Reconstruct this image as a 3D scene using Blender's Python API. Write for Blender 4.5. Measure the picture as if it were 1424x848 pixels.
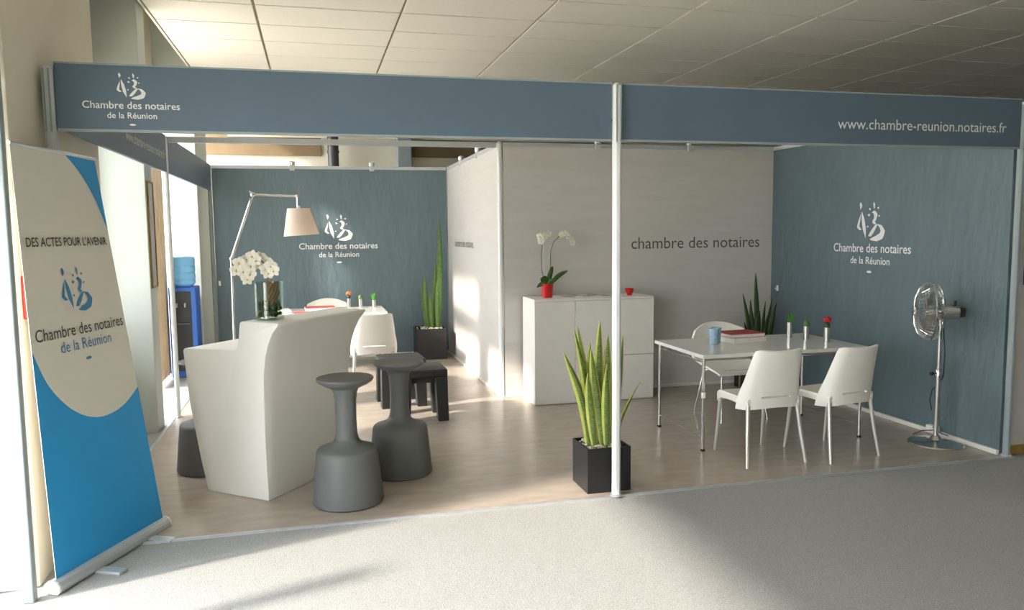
import bpy, bmesh, math, random
from mathutils import Vector, Matrix
random.seed(7)
R = math.radians
for o in list(bpy.data.objects):
    bpy.data.objects.remove(o, do_unlink=True)
scene = bpy.context.scene
COL = scene.collection

# ------------------------------------------------------------------ camera
cam_d = bpy.data.cameras.new('camera')
cam = bpy.data.objects.new('camera', cam_d)
COL.objects.link(cam)
FW = Vector((0.24445333, 0.96496702, -0.09529542))
RT = Vector((0.96908221, -0.24652, -0.01037082))
UP = Vector((0.03349972, 0.08981392, 0.99539501))
CP = Vector((-1.7738, -4.4385, 1.6459))
m = Matrix((RT, UP, -FW)).transposed().to_4x4()
m.translation = CP
cam.matrix_world = m
cam_d.sensor_width = 36
cam_d.lens = 36 * 1084.77 / 1424
cam_d.clip_start = 0.05
scene.camera = cam

# ------------------------------------------------------------------ light
SUN_DIR = Vector((1.0, 0.34, -0.60)).normalized()
world = bpy.data.worlds.new('sky')
scene.world = world
world.use_nodes = True
bg = world.node_tree.nodes['Background']
bg.inputs[0].default_value = (0.95, 0.99, 1.02, 1)
bg.inputs[1].default_value = 5.0
sun_d = bpy.data.lights.new('sun_offscreen', 'SUN')
sun_d.energy = 5.5
sun_d.angle = R(3.5)
sun_d.color = (1.0, 0.91, 0.78)
sun = bpy.data.objects.new('sun_offscreen', sun_d)
COL.objects.link(sun)
sun.rotation_euler = SUN_DIR.to_track_quat('-Z', 'Y').to_euler()
vs = scene.view_settings
vs.view_transform = 'Standard'
vs.look = 'None'
vs.gamma = 1
vs.use_curve_mapping = False
vs.exposure = 1.2

# ------------------------------------------------------------------ materials
def lin(c):
    f = lambda v: v / 12.92 if v <= 0.04045 else ((v + 0.055) / 1.055) ** 2.4
    return tuple(f(v / 255) for v in c) + (1,)

def mat(name, c, rough=0.6, metal=0.0, var=0.0, scale=8, bump=0.0, bscale=60, stretch=None,
        spec=0.5, trans=0.0, c2=None, sheen=0.0):
    mt = bpy.data.materials.new(name)
    mt.use_nodes = True
    nt = mt.node_tree
    b = nt.nodes['Principled BSDF']
    col = lin(c)
    b.inputs['Base Color'].default_value = col
    b.inputs['Roughness'].default_value = rough
    b.inputs['Metallic'].default_value = metal
    b.inputs['Specular IOR Level'].default_value = spec
    b.inputs['Transmission Weight'].default_value = trans
    tc = nt.nodes.new('ShaderNodeTexCoord')
    mp = nt.nodes.new('ShaderNodeMapping')
    nt.links.new(tc.outputs['Object'], mp.inputs[0])
    if stretch:
        mp.inputs['Scale'].default_value = stretch
    if var or c2:
        n = nt.nodes.new('ShaderNodeTexNoise')
        n.inputs['Scale'].default_value = scale
        n.inputs['Detail'].default_value = 4
        nt.links.new(mp.outputs[0], n.inputs['Vector'])
        cr = nt.nodes.new('ShaderNodeValToRGB')
        cr.color_ramp.elements[0].position = 0.3
        cr.color_ramp.elements[1].position = 0.7
        if c2:
            a, z = col, lin(c2)
        else:
            a = tuple(v * (1 - var) for v in col[:3]) + (1,)
            z = tuple(min(1, v * (1 + var)) for v in col[:3]) + (1,)
        cr.color_ramp.elements[0].color = a
        cr.color_ramp.elements[1].color = z
        nt.links.new(n.outputs['Fac'], cr.inputs[0])
        nt.links.new(cr.outputs[0], b.inputs['Base Color'])
    if bump:
        n2 = nt.nodes.new('ShaderNodeTexNoise')
        n2.inputs['Scale'].default_value = bscale
        n2.inputs['Detail'].default_value = 3
        nt.links.new(mp.outputs[0], n2.inputs['Vector'])
        bp = nt.nodes.new('ShaderNodeBump')
        bp.inputs['Strength'].default_value = bump
        bp.inputs['Distance'].default_value = 0.02
        nt.links.new(n2.outputs['Fac'], bp.inputs['Height'])
        nt.links.new(bp.outputs[0], b.inputs['Normal'])
    return mt

def glass_mat(name, tint=(250, 249, 250), amount=0.10):
    """thin glazing: mostly clear, a little gloss"""
    mt = bpy.data.materials.new(name)
    mt.use_nodes = True
    nt = mt.node_tree
    nt.nodes.remove(nt.nodes['Principled BSDF'])
    out = nt.nodes['Material Output']
    tr = nt.nodes.new('ShaderNodeBsdfTransparent')
    tr.inputs[0].default_value = lin(tint)
    gl = nt.nodes.new('ShaderNodeBsdfGlossy')
    gl.inputs['Roughness'].default_value = 0.03
    mx = nt.nodes.new('ShaderNodeMixShader')
    mx.inputs[0].default_value = amount
    nt.links.new(tr.outputs[0], mx.inputs[1])
    nt.links.new(gl.outputs[0], mx.inputs[2])
    nt.links.new(mx.outputs[0], out.inputs[0])
    return mt

def shade_mat(name, c):
    mt = bpy.data.materials.new(name)
    mt.use_nodes = True
    nt = mt.node_tree
    nt.nodes.remove(nt.nodes['Principled BSDF'])
    d = nt.nodes.new('ShaderNodeBsdfDiffuse')
    t = nt.nodes.new('ShaderNodeBsdfTranslucent')
    d.inputs[0].default_value = lin(c)
    t.inputs[0].default_value = lin(c)
    mx = nt.nodes.new('ShaderNodeMixShader')
    mx.inputs[0].default_value = 0.4
    nt.links.new(d.outputs[0], mx.inputs[1])
    nt.links.new(t.outputs[0], mx.inputs[2])
    nt.links.new(mx.outputs[0], nt.nodes['Material Output'].inputs[0])
    return mt

M = {}
M['carpet'] = mat('grey_carpet', (168, 170, 168), 0.95, var=0.22, scale=210, bump=0.35, bscale=260, spec=0.1)
M['vinyl'] = mat('brown_vinyl', (174, 163, 151), 0.26, var=0.10, scale=5, stretch=(1, 3, 1), spec=0.5)
M['ceiling'] = mat('ceiling_tile', (234, 230, 217), 0.9, var=0.03, scale=60, bump=0.1, bscale=200)
M['joint'] = mat('ceiling_grid', (150, 138, 116), 0.8, var=0.05)
M['beige'] = mat('beige_plaster', (222, 215, 197), 0.85, var=0.04, scale=3)
M['pale'] = mat('pale_plaster', (190, 197, 190), 0.6, var=0.04, scale=2)
M['brown'] = mat('brown_panel', (128, 108, 80), 0.7, var=0.08, scale=3)
M['jamb'] = mat('grey_jamb', (150, 162, 164), 0.5, var=0.04)
M['greyframe'] = mat('window_frame', (190, 192, 188), 0.5, var=0.03)
M['greywall'] = mat('slate_grey_banner_vinyl', (96, 115, 122), 0.5, var=0.05, scale=2.5, bump=0.6, bscale=5, stretch=(2.2, 2.2, .8))
M['fascia'] = mat('slate_blue_fascia', (91, 110, 127), 0.5, var=0.04, scale=2)
M['whitewall'] = mat('white_banner_vinyl', (208, 205, 200), 0.55, var=0.03, scale=3, bump=0.3, bscale=5, stretch=(.7, .7, 4))
M['alu'] = mat('aluminium', (205, 210, 214), 0.35, 0.6, var=0.03)
M['whitepost'] = mat('white_enamel', (232, 234, 234), 0.35, var=0.02)
M['basewhite'] = mat('white_skirting', (228, 226, 216), 0.5, var=0.03)
M['plastic'] = mat('white_plastic', (248, 246, 238), 0.38, var=0.015)
M['counter'] = mat('counter_plastic', (240, 239, 233), 0.5, var=0.02, scale=3)
M['darkgrey'] = mat('grey_plastic', (100, 103, 103), 0.55, var=0.04, scale=6)
M['black'] = mat('black_plastic', (42, 44, 44), 0.5, var=0.05)
M['planter'] = mat('black_planter', (32, 32, 34), 0.5, var=0.08)
M['chrome'] = mat('chrome', (214, 214, 212), 0.16, 1.0, var=0.02)
M['steel'] = mat('brushed_steel', (196, 194, 188), 0.32, 1.0, var=0.05, scale=40)
M['legmetal'] = mat('satin_leg_metal', (214, 212, 204), 0.35, 0.5, var=0.02)
M['tabletop'] = mat('white_gloss_top', (226, 228, 222), 0.12, var=0.015)
M['cabinet'] = mat('cabinet_white', (238, 236, 230), 0.45, var=0.02)
M['red'] = mat('red_ceramic', (196, 28, 24), 0.3, var=0.05)
M['redcover'] = mat('red_book_cover', (168, 40, 44), 0.45, var=0.05)
M['pinkred'] = mat('red_folder', (206, 84, 80), 0.5, var=0.05)
M['paper'] = mat('paper', (232, 228, 218), 0.8, var=0.03, scale=30)
M['leaflet'] = mat('printed_leaflet', (214, 202, 196), 0.6, c2=(170, 120, 116), scale=45)
M['blueglass'] = mat('blue_tumbler', (142, 190, 226), 0.25, c2=(206, 226, 240), scale=70, trans=0.3)
M['leafgreen'] = mat('leaf_green', (52, 84, 40), 0.45, c2=(92, 120, 58), scale=26, stretch=(1, 1, 4))
M['leafdark'] = mat('leaf_dark_green', (38, 62, 40), 0.45, c2=(58, 84, 50), scale=22, stretch=(1, 1, 4))
M['leafyellow'] = mat('leaf_yellow_margin', (206, 206, 104), 0.5, c2=(168, 182, 84), scale=20)
M['leafmid'] = mat('leaf_mid_green', (76, 116, 52), 0.45, c2=(108, 140, 66), scale=22)
M['orchidleaf'] = mat('orchid_leaf', (46, 80, 34), 0.35, c2=(66, 100, 44), scale=14)
M['stem'] = mat('orchid_stem', (104, 108, 70), 0.6, var=0.1)
M['twig'] = mat('brown_twig', (124, 84, 48), 0.7, c2=(160, 116, 70), scale=30)
M['petal'] = mat('white_petal', (244, 240, 226), 0.6, var=0.03)
M['lip'] = mat('yellow_lip', (222, 196, 96), 0.6, var=0.06)
M['moss'] = mat('green_moss', (40, 72, 36), 0.8, c2=(66, 100, 48), scale=40)
M['pebble'] = mat('white_pebble', (226, 220, 204), 0.7, var=0.08, scale=30)
M['soil'] = mat('dark_soil', (70, 58, 46), 0.9, var=0.15, scale=30)
M['grass'] = mat('bright_grass', (70, 140, 40), 0.6, var=0.15, scale=30)
M['cactus'] = mat('cactus_green', (98, 120, 70), 0.7, var=0.1, scale=30)
M['redflower'] = mat('red_flower', (206, 44, 44), 0.6, var=0.1, scale=30)
M['orangeflower'] = mat('orange_flower', (206, 116, 70), 0.6, var=0.1, scale=30)
M['coolerblue'] = mat('cooler_blue', (40, 96, 190), 0.4, var=0.04)
M['bottleblue'] = mat('bottle_blue', (132, 196, 236), 0.15, var=0.03, trans=0.35)
M['callred'] = mat('signal_red', (214, 44, 36), 0.4, var=0.03)
M['letterwhite'] = mat('letter_white', (236, 238, 236), 0.6, var=0.01)
M['lettergrey'] = mat('letter_grey', (84, 84, 80), 0.6, var=0.01)
M['letterblack'] = mat('letter_black', (58, 54, 52), 0.6, var=0.01)
M['letterblue'] = mat('letter_blue', (62, 130, 176), 0.6, var=0.01)
M['letterfaint'] = mat('letter_faint', (205, 205, 200), 0.6, var=0.01)
M['bannerwhite'] = mat('banner_white', (226, 222, 210), 0.55, var=0.02, scale=3)
M['bannerblue'] = mat('banner_blue', (30, 156, 222), 0.5, var=0.03, scale=3)
M['navy'] = mat('navy_poster', (34, 52, 140), 0.5, var=0.05)
M['notice'] = mat('grey_notice', (168, 173, 176), 0.4, var=0.12, scale=12)
M['wood'] = mat('wooden_edge', (164, 132, 70), 0.6, var=0.15, scale=20)
M['duct'] = mat('dark_duct', (74, 74, 76), 0.4, 0.3, var=0.08)
M['bluecol'] = mat('blue_grey_column', (146, 158, 162), 0.5, var=0.04)
M['ground'] = mat('pale_concrete', (214, 210, 198), 0.9, var=0.06, scale=4)
M['lampshade'] = shade_mat('parchment_shade', (246, 234, 222))
M['bulb'] = mat('opal_bulb', (240, 236, 226), 0.3, var=0.01)
M['curtain'] = mat('sand_curtain', (226, 204, 172), 0.9, var=0.06, scale=6)
M['leafvar'] = mat('leaf_variegated', (78, 106, 52), 0.45, c2=(136, 154, 84), scale=34, stretch=(1, 1, 3))
M['pane'] = glass_mat('window_glass')
M['vaseglass'] = glass_mat('vase_glass', (240, 246, 242), 0.07)

# ------------------------------------------------------------------ mesh helpers
class MB:
    def __init__(self):
        self.v, self.f, self.mi = [], [], []
    def add(self, verts, faces, mi=0):
        n = len(self.v)
        self.v += [tuple(p) for p in verts]
        self.f += [tuple(i + n for i in f) for f in faces]
        self.mi += [mi] * len(faces)
        return self
    def box(self, x0, x1, y0, y1, z0, z1, mi=0):
        vs_ = [(x, y, z) for z in (z0, z1) for y in (y0, y1) for x in (x0, x1)]
        return self.add(vs_, [(0, 2, 3, 1), (4, 5, 7, 6), (0, 1, 5, 4), (2, 6, 7, 3), (0, 4, 6, 2), (1, 3, 7, 5)], mi)
    def prism(self, poly, z0, z1, mi=0):
        n = len(poly)
        vs_ = [(x, y, z0) for x, y in poly] + [(x, y, z1) for x, y in poly]
        return self.add(vs_, [tuple(range(n))[::-1], tuple(range(n, 2 * n))] +
                        [(i, (i + 1) % n, n + (i + 1) % n, n + i) for i in range(n)], mi)
    def tube(self, pts, r, n=10, mi=0, caps=True):
        pts = [Vector(p) for p in pts]
        rs = r if isinstance(r, (list, tuple)) else [r] * len(pts)
        ref = None
        vs_, fs = [], []
        for i, p in enumerate(pts):
            a = pts[max(i - 1, 0)]
            b = pts[min(i + 1, len(pts) - 1)]
            t = (b - a).normalized()
            if ref is None:
                ref = Vector((0, 0, 1)) if abs(t.z) < 0.9 else Vector((1, 0, 0))
            s = t.cross(ref).normalized()
            ref = s.cross(t).normalized()
            for k in range(n):
                an = 2 * math.pi * k / n
                vs_.append(p + (s * math.cos(an) + ref * math.sin(an)) * rs[i])
        for i in range(len(pts) - 1):
            for k in range(n):
                fs.append((i * n + k, i * n + (k + 1) % n, (i + 1) * n + (k + 1) % n, (i + 1) * n + k))
        if caps:
            fs.append(tuple(range(n))[::-1])
            fs.append(tuple((len(pts) - 1) * n + k for k in range(n)))
        return self.add(vs_, fs, mi)
    def lathe(self, prof, n=32, c=(0, 0, 0), mi=0):
        vs_, fs = [], []
        for r_, z in prof:
            for k in range(n):
                an = 2 * math.pi * k / n
                vs_.append((c[0] + r_ * math.cos(an), c[1] + r_ * math.sin(an), c[2] + z))
        for i in range(len(prof) - 1):
            for k in range(n):
                fs.append((i * n + k, i * n + (k + 1) % n, (i + 1) * n + (k + 1) % n, (i + 1) * n + k))
        fs.append(tuple(range(n))[::-1])
        fs.append(tuple((len(prof) - 1) * n + k for k in range(n)))
        return self.add(vs_, fs, mi)
    def sheet(self, fn, nu, nv, th, mask=None, mi=0):
        """solid sheet around the surface fn(u, v); th may be a function of (u, v)"""
        P = [[Vector(fn(i / nu, j / nv)) for j in range(nv + 1)] for i in range(nu + 1)]
        top, bot, vs_ = {}, {}, []
        for i in range(nu + 1):
            for j in range(nv + 1):
                du = P[min(i + 1, nu)][j] - P[max(i - 1, 0)][j]
                dv = P[i][min(j + 1, nv)] - P[i][max(j - 1, 0)]
                nn = du.cross(dv)
                nn = nn.normalized() if nn.length > 1e-9 else Vector((0, 0, 1))
                t = th(i / nu, j / nv) if callable(th) else th
                top[i, j] = len(vs_); vs_.append(P[i][j] + nn * t / 2)
                bot[i, j] = len(vs_); vs_.append(P[i][j] - nn * t / 2)
        fs, edges = [], {}
        for i in range(nu):
            for j in range(nv):
                if mask and not mask((i + .5) / nu, (j + .5) / nv):
                    continue
                q = [(i, j), (i + 1, j), (i + 1, j + 1), (i, j + 1)]
                fs.append(tuple(top[k] for k in q))
                fs.append(tuple(bot[k] for k in reversed(q)))
                for a, b in zip(q, q[1:] + q[:1]):
                    if (b, a) in edges: del edges[b, a]
                    else: edges[a, b] = 1
        for a, b in edges:
            fs.append((top[b], top[a], bot[a], bot[b]))
        return self.add(vs_, fs, mi)
    def blob(self, c, r, seg=8, rings=5, mi=0):
        c = Vector(c)
        rr = r if isinstance(r, (tuple, list)) else (r, r, r)
        vs_ = [c + Vector((0, 0, -rr[2]))]
        for i in range(1, rings):
            ph = -math.pi / 2 + math.pi * i / rings
            for k in range(seg):
                an = 2 * math.pi * k / seg
                vs_.append(c + Vector((rr[0] * math.cos(ph) * math.cos(an), rr[1] * math.cos(ph) * math.sin(an), rr[2] * math.sin(ph))))
        vs_.append(c + Vector((0, 0, rr[2])))
        fs = [(0, 1 + (k + 1) % seg, 1 + k) for k in range(seg)]
        for i in range(rings - 2):
            for k in range(seg):
                a = 1 + i * seg
                fs.append((a + k, a + (k + 1) % seg, a + seg + (k + 1) % seg, a + seg + k))
        a = 1 + (rings - 2) * seg
        fs += [(a + k, a + (k + 1) % seg, len(vs_) - 1) for k in range(seg)]
        return self.add(vs_, fs, mi)
    def mesh(self, name, mats, smooth=False, bevel=0.0, seg=2):
        me = bpy.data.meshes.new(name)
        me.from_pydata(self.v, [], self.f)
        for k in (mats if isinstance(mats, (list, tuple)) else [mats]):
            me.materials.append(M[k])
        for p, i in zip(me.polygons, self.mi):
            p.material_index = i
        bm = bmesh.new()
        bm.from_mesh(me)
        bmesh.ops.recalc_face_normals(bm, faces=bm.faces)
        if bevel:
            es = [e for e in bm.edges if len(e.link_faces) == 2 and e.calc_face_angle(0) > R(35)]
            bmesh.ops.bevel(bm, geom=es, offset=bevel, segments=seg, profile=0.5, affect='EDGES', clamp_overlap=True)
        bm.to_mesh(me)
        bm.free()
        if smooth:
            for p in me.polygons: p.use_smooth = True
            me.set_sharp_from_angle(angle=R(40))
        return me
    def build(self, name, mats, parent=None, smooth=False, bevel=0.0, seg=2):
        return link(name, self.mesh(name, mats, smooth, bevel, seg), parent)

def link(name, data, parent=None, loc=None, rot=None, scale=None):
    o = bpy.data.objects.new(name, data)
    COL.objects.link(o)
    if parent: o.parent = parent
    if loc is not None: o.location = loc
    if rot is not None: o.rotation_euler = rot
    if scale is not None: o.scale = scale
    return o

def tag(o, label, cat, group=None):
    o['label'] = label
    o['category'] = cat
    if group: o['group'] = group
    return o

def struct(o, label=None):
    o['kind'] = 'structure'
    if label: o['label'] = label
    return o

def thing(name, label, cat, loc=(0, 0, 0), rz=0.0, group=None):
    o = link(name, None, None, loc, (0, 0, rz))
    o.empty_display_size = 0.1
    return tag(o, label, cat, group)

def dup(root, loc, rz, label, group=None):
    r_ = root.copy(); COL.objects.link(r_)
    r_.location = loc; r_.rotation_euler = (0, 0, rz); r_['label'] = label
    if group: r_['group'] = group
    for ch in list(root.children):
        c = ch.copy(); COL.objects.link(c); c.parent = r_
        for g in ch.children:
            d = g.copy(); COL.objects.link(d); d.parent = c
    return r_

# flat lettering: real text shapes of a millimetre's thickness laid on a surface
def lettering(body, origin, right, up, width, material, parent=None, name='lettering', inv=None, mapper=None, bold=0.0):
    cu = bpy.data.curves.new('t', 'FONT')
    cu.body = body
    cu.size = 1
    cu.offset = bold
    cu.resolution_u = 3
    ob = bpy.data.objects.new('t', cu)
    COL.objects.link(ob)
    bpy.context.view_layer.update()
    dg = bpy.context.evaluated_depsgraph_get()
    me = bpy.data.meshes.new_from_object(ob.evaluated_get(dg))
    bpy.data.objects.remove(ob)
    xs = [v.co.x for v in me.vertices]
    x0, w = min(xs), max(xs) - min(xs)
    k = width / w
    right, up, origin = Vector(right), Vector(up), Vector(origin)
    for v in me.vertices:
        a, b = (v.co.x - x0) * k, v.co.y * k
        v.co = mapper(a, b) if mapper else origin + right * a + up * b
    me.materials.clear()
    me.materials.append(M[material])
    return link(name, me, parent)

# the emblem: a candle-like figure, a dotted sun and a bowl drawn with brush strokes (unit box 1 x 1)
EMBLEM = [
    ([(.10, .80, .00), (.12, .90, .045), (.10, .97, .03), (.09, 1.0, .0)]),
    ([(.16, .74, .01), (.21, .55, .055), (.27, .30, .06), (.33, .06, .0)]),
    ([(.13, .70, .0), (.07, .52, .035), (.03, .36, .045), (.10, .30, .035), (.17, .28, .0)]),
    ([(.60, 1.0, .0), (.61, .93, .035), (.62, .84, .02), (.62, .80, .0)]),
    ([(.42, .84, .0), (.46, .81, .03), (.50, .79, .0)]),
    ([(.72, .84, .0), (.77, .83, .028), (.80, .86, .0)]),
    ([(.38, .66, .0), (.43, .66, .04), (.48, .66, .0)]),
    ([(.54, .72, .0), (.62, .73, .045), (.69, .66, .06), (.66, .55, .045), (.60, .48, .04), (.66, .44, .03), (.72, .44, .0)]),
    ([(.77, .62, .0), (.81, .63, .025), (.84, .65, .0)]),
    ([(.36, .36, .0), (.40, .36, .03), (.43, .35, .0)]),
    ([(.42, .12, .0), (.50, .15, .05), (.60, .26, .055), (.70, .38, .035), (.78, .43, .0)]),
    ([(.74, .42, .0), (.88, .36, .045), (.96, .24, .075), (.90, .12, .085), (.74, .06, .075), (.58, .04, .04), (.48, .03, .0)]),
]
def emblem(origin, right, up, size, material, parent, mapper=None, asp=1.0):
    mb = MB()
    right, up, origin = Vector(right), Vector(up), Vector(origin)
    for st in EMBLEM:
        pts = []
        for i in range(len(st) - 1):
            for k in range(4):
                t = k / 4
                pts.append([st[i][q] * (1 - t) + st[i + 1][q] * t for q in range(3)])
        pts.append(list(st[-1]))
        L, Rr = [], []
        for i, (x, y, w) in enumerate(pts):
            a = pts[max(i - 1, 0)]; b = pts[min(i + 1, len(pts) - 1)]
            dx, dy = b[0] - a[0], b[1] - a[1]
            q = math.hypot(dx, dy) or 1
            L.append((x - dy / q * w, y + dx / q * w)); Rr.append((x + dy / q * w, y - dx / q * w))
        pp = []
        for (x, y) in L + Rr:
            X, Y = x * size, y * size * asp
            pp.append(mapper(X, Y) if mapper else origin + right * X + up * Y)
        n = len(L)
        mb.add(pp, [(i, i + 1, n + i + 1, n + i) for i in range(n - 1)])
    return mb.build('emblem', material, parent)

def logo_block(ctr, base_z, right, W, mats, parent, size_em):
    """emblem over two centred lines and a small dash; ctr is a point on the wall at the block's middle"""
    right = Vector(right); up = Vector((0, 0, 1)); c = Vector(ctr)
    c.z = base_z
    lettering('Chambre des notaires', c - right * W / 2, right, up, W, mats[1], parent, bold=0.008)
    w2 = W * 0.51
    lettering('de la Réunion', c - right * (w2 / 2) - up * W * 0.105, right, up, w2, mats[2], parent, bold=0.008)
    emblem(c - right * (size_em * 0.5) + up * W * 0.105, right, up, size_em, mats[0], parent)
    mb = MB()
    pts = []
    for k in range(12):
        an = 2 * math.pi * k / 12
        pts.append(c + right * math.cos(an) * W * 0.033 + up * (math.sin(an) * W * 0.011 - W * 0.175))
    mb.add(pts, [tuple(range(12))])
    mb.build('dash_mark', mats[0], parent)

def fl(px, py, z=0.0):
    d = FW + RT * ((px - 712) / 1084.77) + UP * ((424 - py) / 1084.77)
    return CP + d * ((z - CP.z) / d.z)

# =================================================================== SETTING
WX = -3.08          # inner face of the pillars of the left facade
FX = -3.52          # window line of the facade
HC = 3.5            # ceiling height
HP = 4.35           # the window bays rise above the suspended ceiling
struct(MB().box(FX, 11.2, -9.2, 8.8, -0.12, -0.012).build('floor', 'carpet'), 'light grey speckled carpet')
struct(MB().box(-40, FX - 0.001, -40, 40, -0.25, -0.03).build('ground', 'ground'), 'pale paving outside the windows')
FZ = 0.0
bf = MB()
bf.prism([(-3.02, -0.02), (3.02, -0.02), (3.02, 3.0), (0.0, 3.0), (0.0, 6.02), (-3.02, 6.02)], -0.012, 0.0)
struct(bf.build('floor_booth', 'vinyl'), 'brown vinyl floor of the booth')
struct(MB().box(-3.04, 3.04, -0.034, -0.02, -0.012, 0.002).build('trim_1', 'alu'), 'thin metal edge strip of the booth floor')
struct(MB().box(-3.045, -3.02, -0.045, 6.02, -0.012, 0.004).build('trim_2', 'alu'), 'thin metal edge strip along the booth side')

# ceiling with its tiles
ceil = struct(MB().box(-3.04, 11.2, -9.2, 8.8, HC + 0.012, HC + 0.15).build('ceiling', 'joint'), 'suspended ceiling')
MB().box(-3.06, -3.04, -9, 8.8, HC - 0.012, HP).build('bulkhead', 'beige', ceil)
MB().box(FX - 0.25, -3.06, -9, 8.8, HP, HP + 0.1).build('bay_soffit', 'beige', ceil)
tile_me = MB().box(0.011, 1.189, 0.011, 0.614, HC - 0.006, HC + 0.02).mesh('ceiling_tile', 'ceiling', bevel=0.004, seg=1)
cut_me = MB().box(0.35, 1.189, 0.011, 0.614, HC - 0.006, HC + 0.02).mesh('ceiling_tile_cut', 'ceiling', bevel=0.004, seg=1)
for ix in range(12):
    for iy in range(25):
        y0 = 1.17 + 0.625 * (iy - 14)
        if y0 < 8.1 and iy > 0:
            link('ceiling_tile', cut_me if ix == 0 else tile_me, ceil, (-3.38 + 1.2 * ix, y0, 0))

# left facade: pillars, upper walls and glazing
def pillar(y0, y1, m_, x1=WX, nm='pillar', x0=FX - 0.25):
    return MB().box(x0, x1, y0, y1, -0.012, HP)
wl = struct(MB().box(FX - 0.25, WX, -0.44, 1.1, -0.012, HP).build('wall_left', 'beige', bevel=0.006), 'beige plaster facade with pillars')
def wpart(mb, m_, name='pillar'): return mb.build(name, m_, wl, bevel=0.006)
wpart(pillar(2.5, 2.78, 'pale'), 'pale')
wpart(pillar(5.5, 6.5, 'pale'), 'pale')
wpart(pillar(-4.2, -3.6, 'beige'), 'beige')
wpart(pillar(-9, -6.6, 'beige'), 'beige')
wpart(MB().box(FX - 0.25, FX + 0.02, 6.5, 8.6, -0.012, 1.0), 'beige', 'sill_wall')
wpart(MB().box(FX - 0.25, FX + 0.3, -3.6, -0.46, 2.26, HP), 'jamb', 'lintel')
wpart(MB().box(FX - 0.25, FX + 0.02, -6.6, -4.2, 2.9, HP), 'beige', 'lintel')
wpart(MB().box(FX - 0.25, FX + 0.02, 1.1, 2.5, 2.7, HP), 'beige', 'lintel')
wpart(MB().box(FX - 0.25, FX + 0.02, 2.78, 5.5, 3.25, HP), 'beige', 'lintel')
# grey door jamb standing proud of the pillar
wpart(MB().box(-3.10, -3.05, -0.62, -0.57, -0.012, HP), 'jamb', 'door_jamb')
wpart(MB().box(FX - 0.2, -3.10, -0.46, -0.44, -0.012, 2.26), 'basewhite', 'reveal')

def window(n, y0, y1, z0, z1, cols, x=FX - 0.1, fw_=0.05, rows=1):
    w = struct(link('window_%d' % n, None, None, (x, 0, 0)))
    fr = MB()
    fr.box(-.03, .03, y0, y1, z0, z0 + fw_); fr.box(-.03, .03, y0, y1, z1 - fw_, z1)
    fr.box(-.03, .03, y0, y0 + fw_, z0 + fw_, z1 - fw_); fr.box(-.03, .03, y1 - fw_, y1, z0 + fw_, z1 - fw_)
    fr.build('window_frame', 'greyframe', w)
    st = (y1 - y0) / cols
    for i in range(cols):
        a, b = y0 + st * i + (fw_ if i == 0 else fw_ / 2), y0 + st * (i + 1) - (fw_ if i == cols - 1 else fw_ / 2)
        MB().box(-.004, .004, a, b, z0 + fw_, z1 - fw_).build('pane', 'pane', w)
        if i: MB().box(-.025, .025, y0 + st * i - fw_ / 2, y0 + st * i + fw_ / 2, z0 + fw_, z1 - fw_).build('mullion', 'greyframe', w)
    return w
window(1, -3.6, -0.46, -0.012, 2.26, 1, x=FX + 0.17)
window(2, 1.3, 2.35, 0.9, 2.7, 1)
wpart(MB().box(FX - 0.25, FX + 0.02, 1.1, 2.5, -0.012, 0.9), 'beige', 'sill_wall')
wpart(MB().box(FX - 0.25, FX + 0.02, 1.1, 1.3, 0.9, 2.7), 'beige', 'pier')
wpart(MB().box(FX - 0.25, FX + 0.02, 2.35, 2.5, 0.9, 2.7), 'beige', 'pier')
window(3, 2.78, 5.5, -0.012, 3.25, 1)
window(4, 6.5, 8.6, 1.0, HP, 2)
window(5, -6.6, -4.2, -0.012, 2.9, 2)

# far wall of the hall, seen over the booth's back wall
wf = struct(MB().box(FX - 0.25, 11.2, 8.6, 8.8, -0.012, HP).build('wall_far', 'beige'), 'beige wall at the far end of the hall')
MB().box(-3.45, -1.6, 8.56, 8.6, 2.86, 3.4).build('panel', 'brown', wf, bevel=0.004)
MB().box(-0.18, 3.2, 8.56, 8.6, 2.86, 3.4).build('panel', 'brown', wf, bevel=0.004)
MB().box(-3.0, 4, 8.52, 8.6, 3.14, 3.22).build('rail', 'beige', wf, bevel=0.004)
dk = MB(); dk.tube([(-1.42, 8.3, -0.012), (-1.42, 8.3, HC)], 0.085, 20)
for z in (0.9, 1.9, 2.9): dk.lathe([(.095, -.02), (.095, .02)], 20, (-1.42, 8.3, z))
tag(dk.build('ventilation_pipe', 'duct', smooth=True), 'dark round pipe rising to the ceiling behind the booth', 'pipe')
struct(MB().box(-.42, -.2, 8.2, 8.6, -0.012, HC).build('trim_3', 'bluecol', bevel=0.01), 'blue grey square column')

# the rest of the hall, behind the camera and to the right
XR = 11.0
struct(MB().box(XR, XR + .2, -9, 8.6, -0.012, HC + 0.012).build('wall_hall_right', 'pale'), 'pale wall at the right end of the hall')
struct(MB().box(FX - 0.25, XR + .2, -9.2, -9, -0.012, HP).build('wall_rear', 'pale'), 'pale wall behind the camera')
# neighbouring partition to the right of the booth
nb = struct(MB().box(3.07, 5.4, 0.06, 0.10, 0.05, 2.2).build('wall_neighbour', 'whitewall'), 'white partition beside the booth')
MB().box(3.05, 5.4, 0.045, 0.11, -0.012, 0.05).build('base_rail', 'wood', nb)
tag(MB().box(3.135, 4.4, 0.045, 0.058, 1.22, 2.1).build('poster', 'navy', bevel=0.002), 'dark blue poster on the white partition right of the booth', 'poster')

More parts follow.
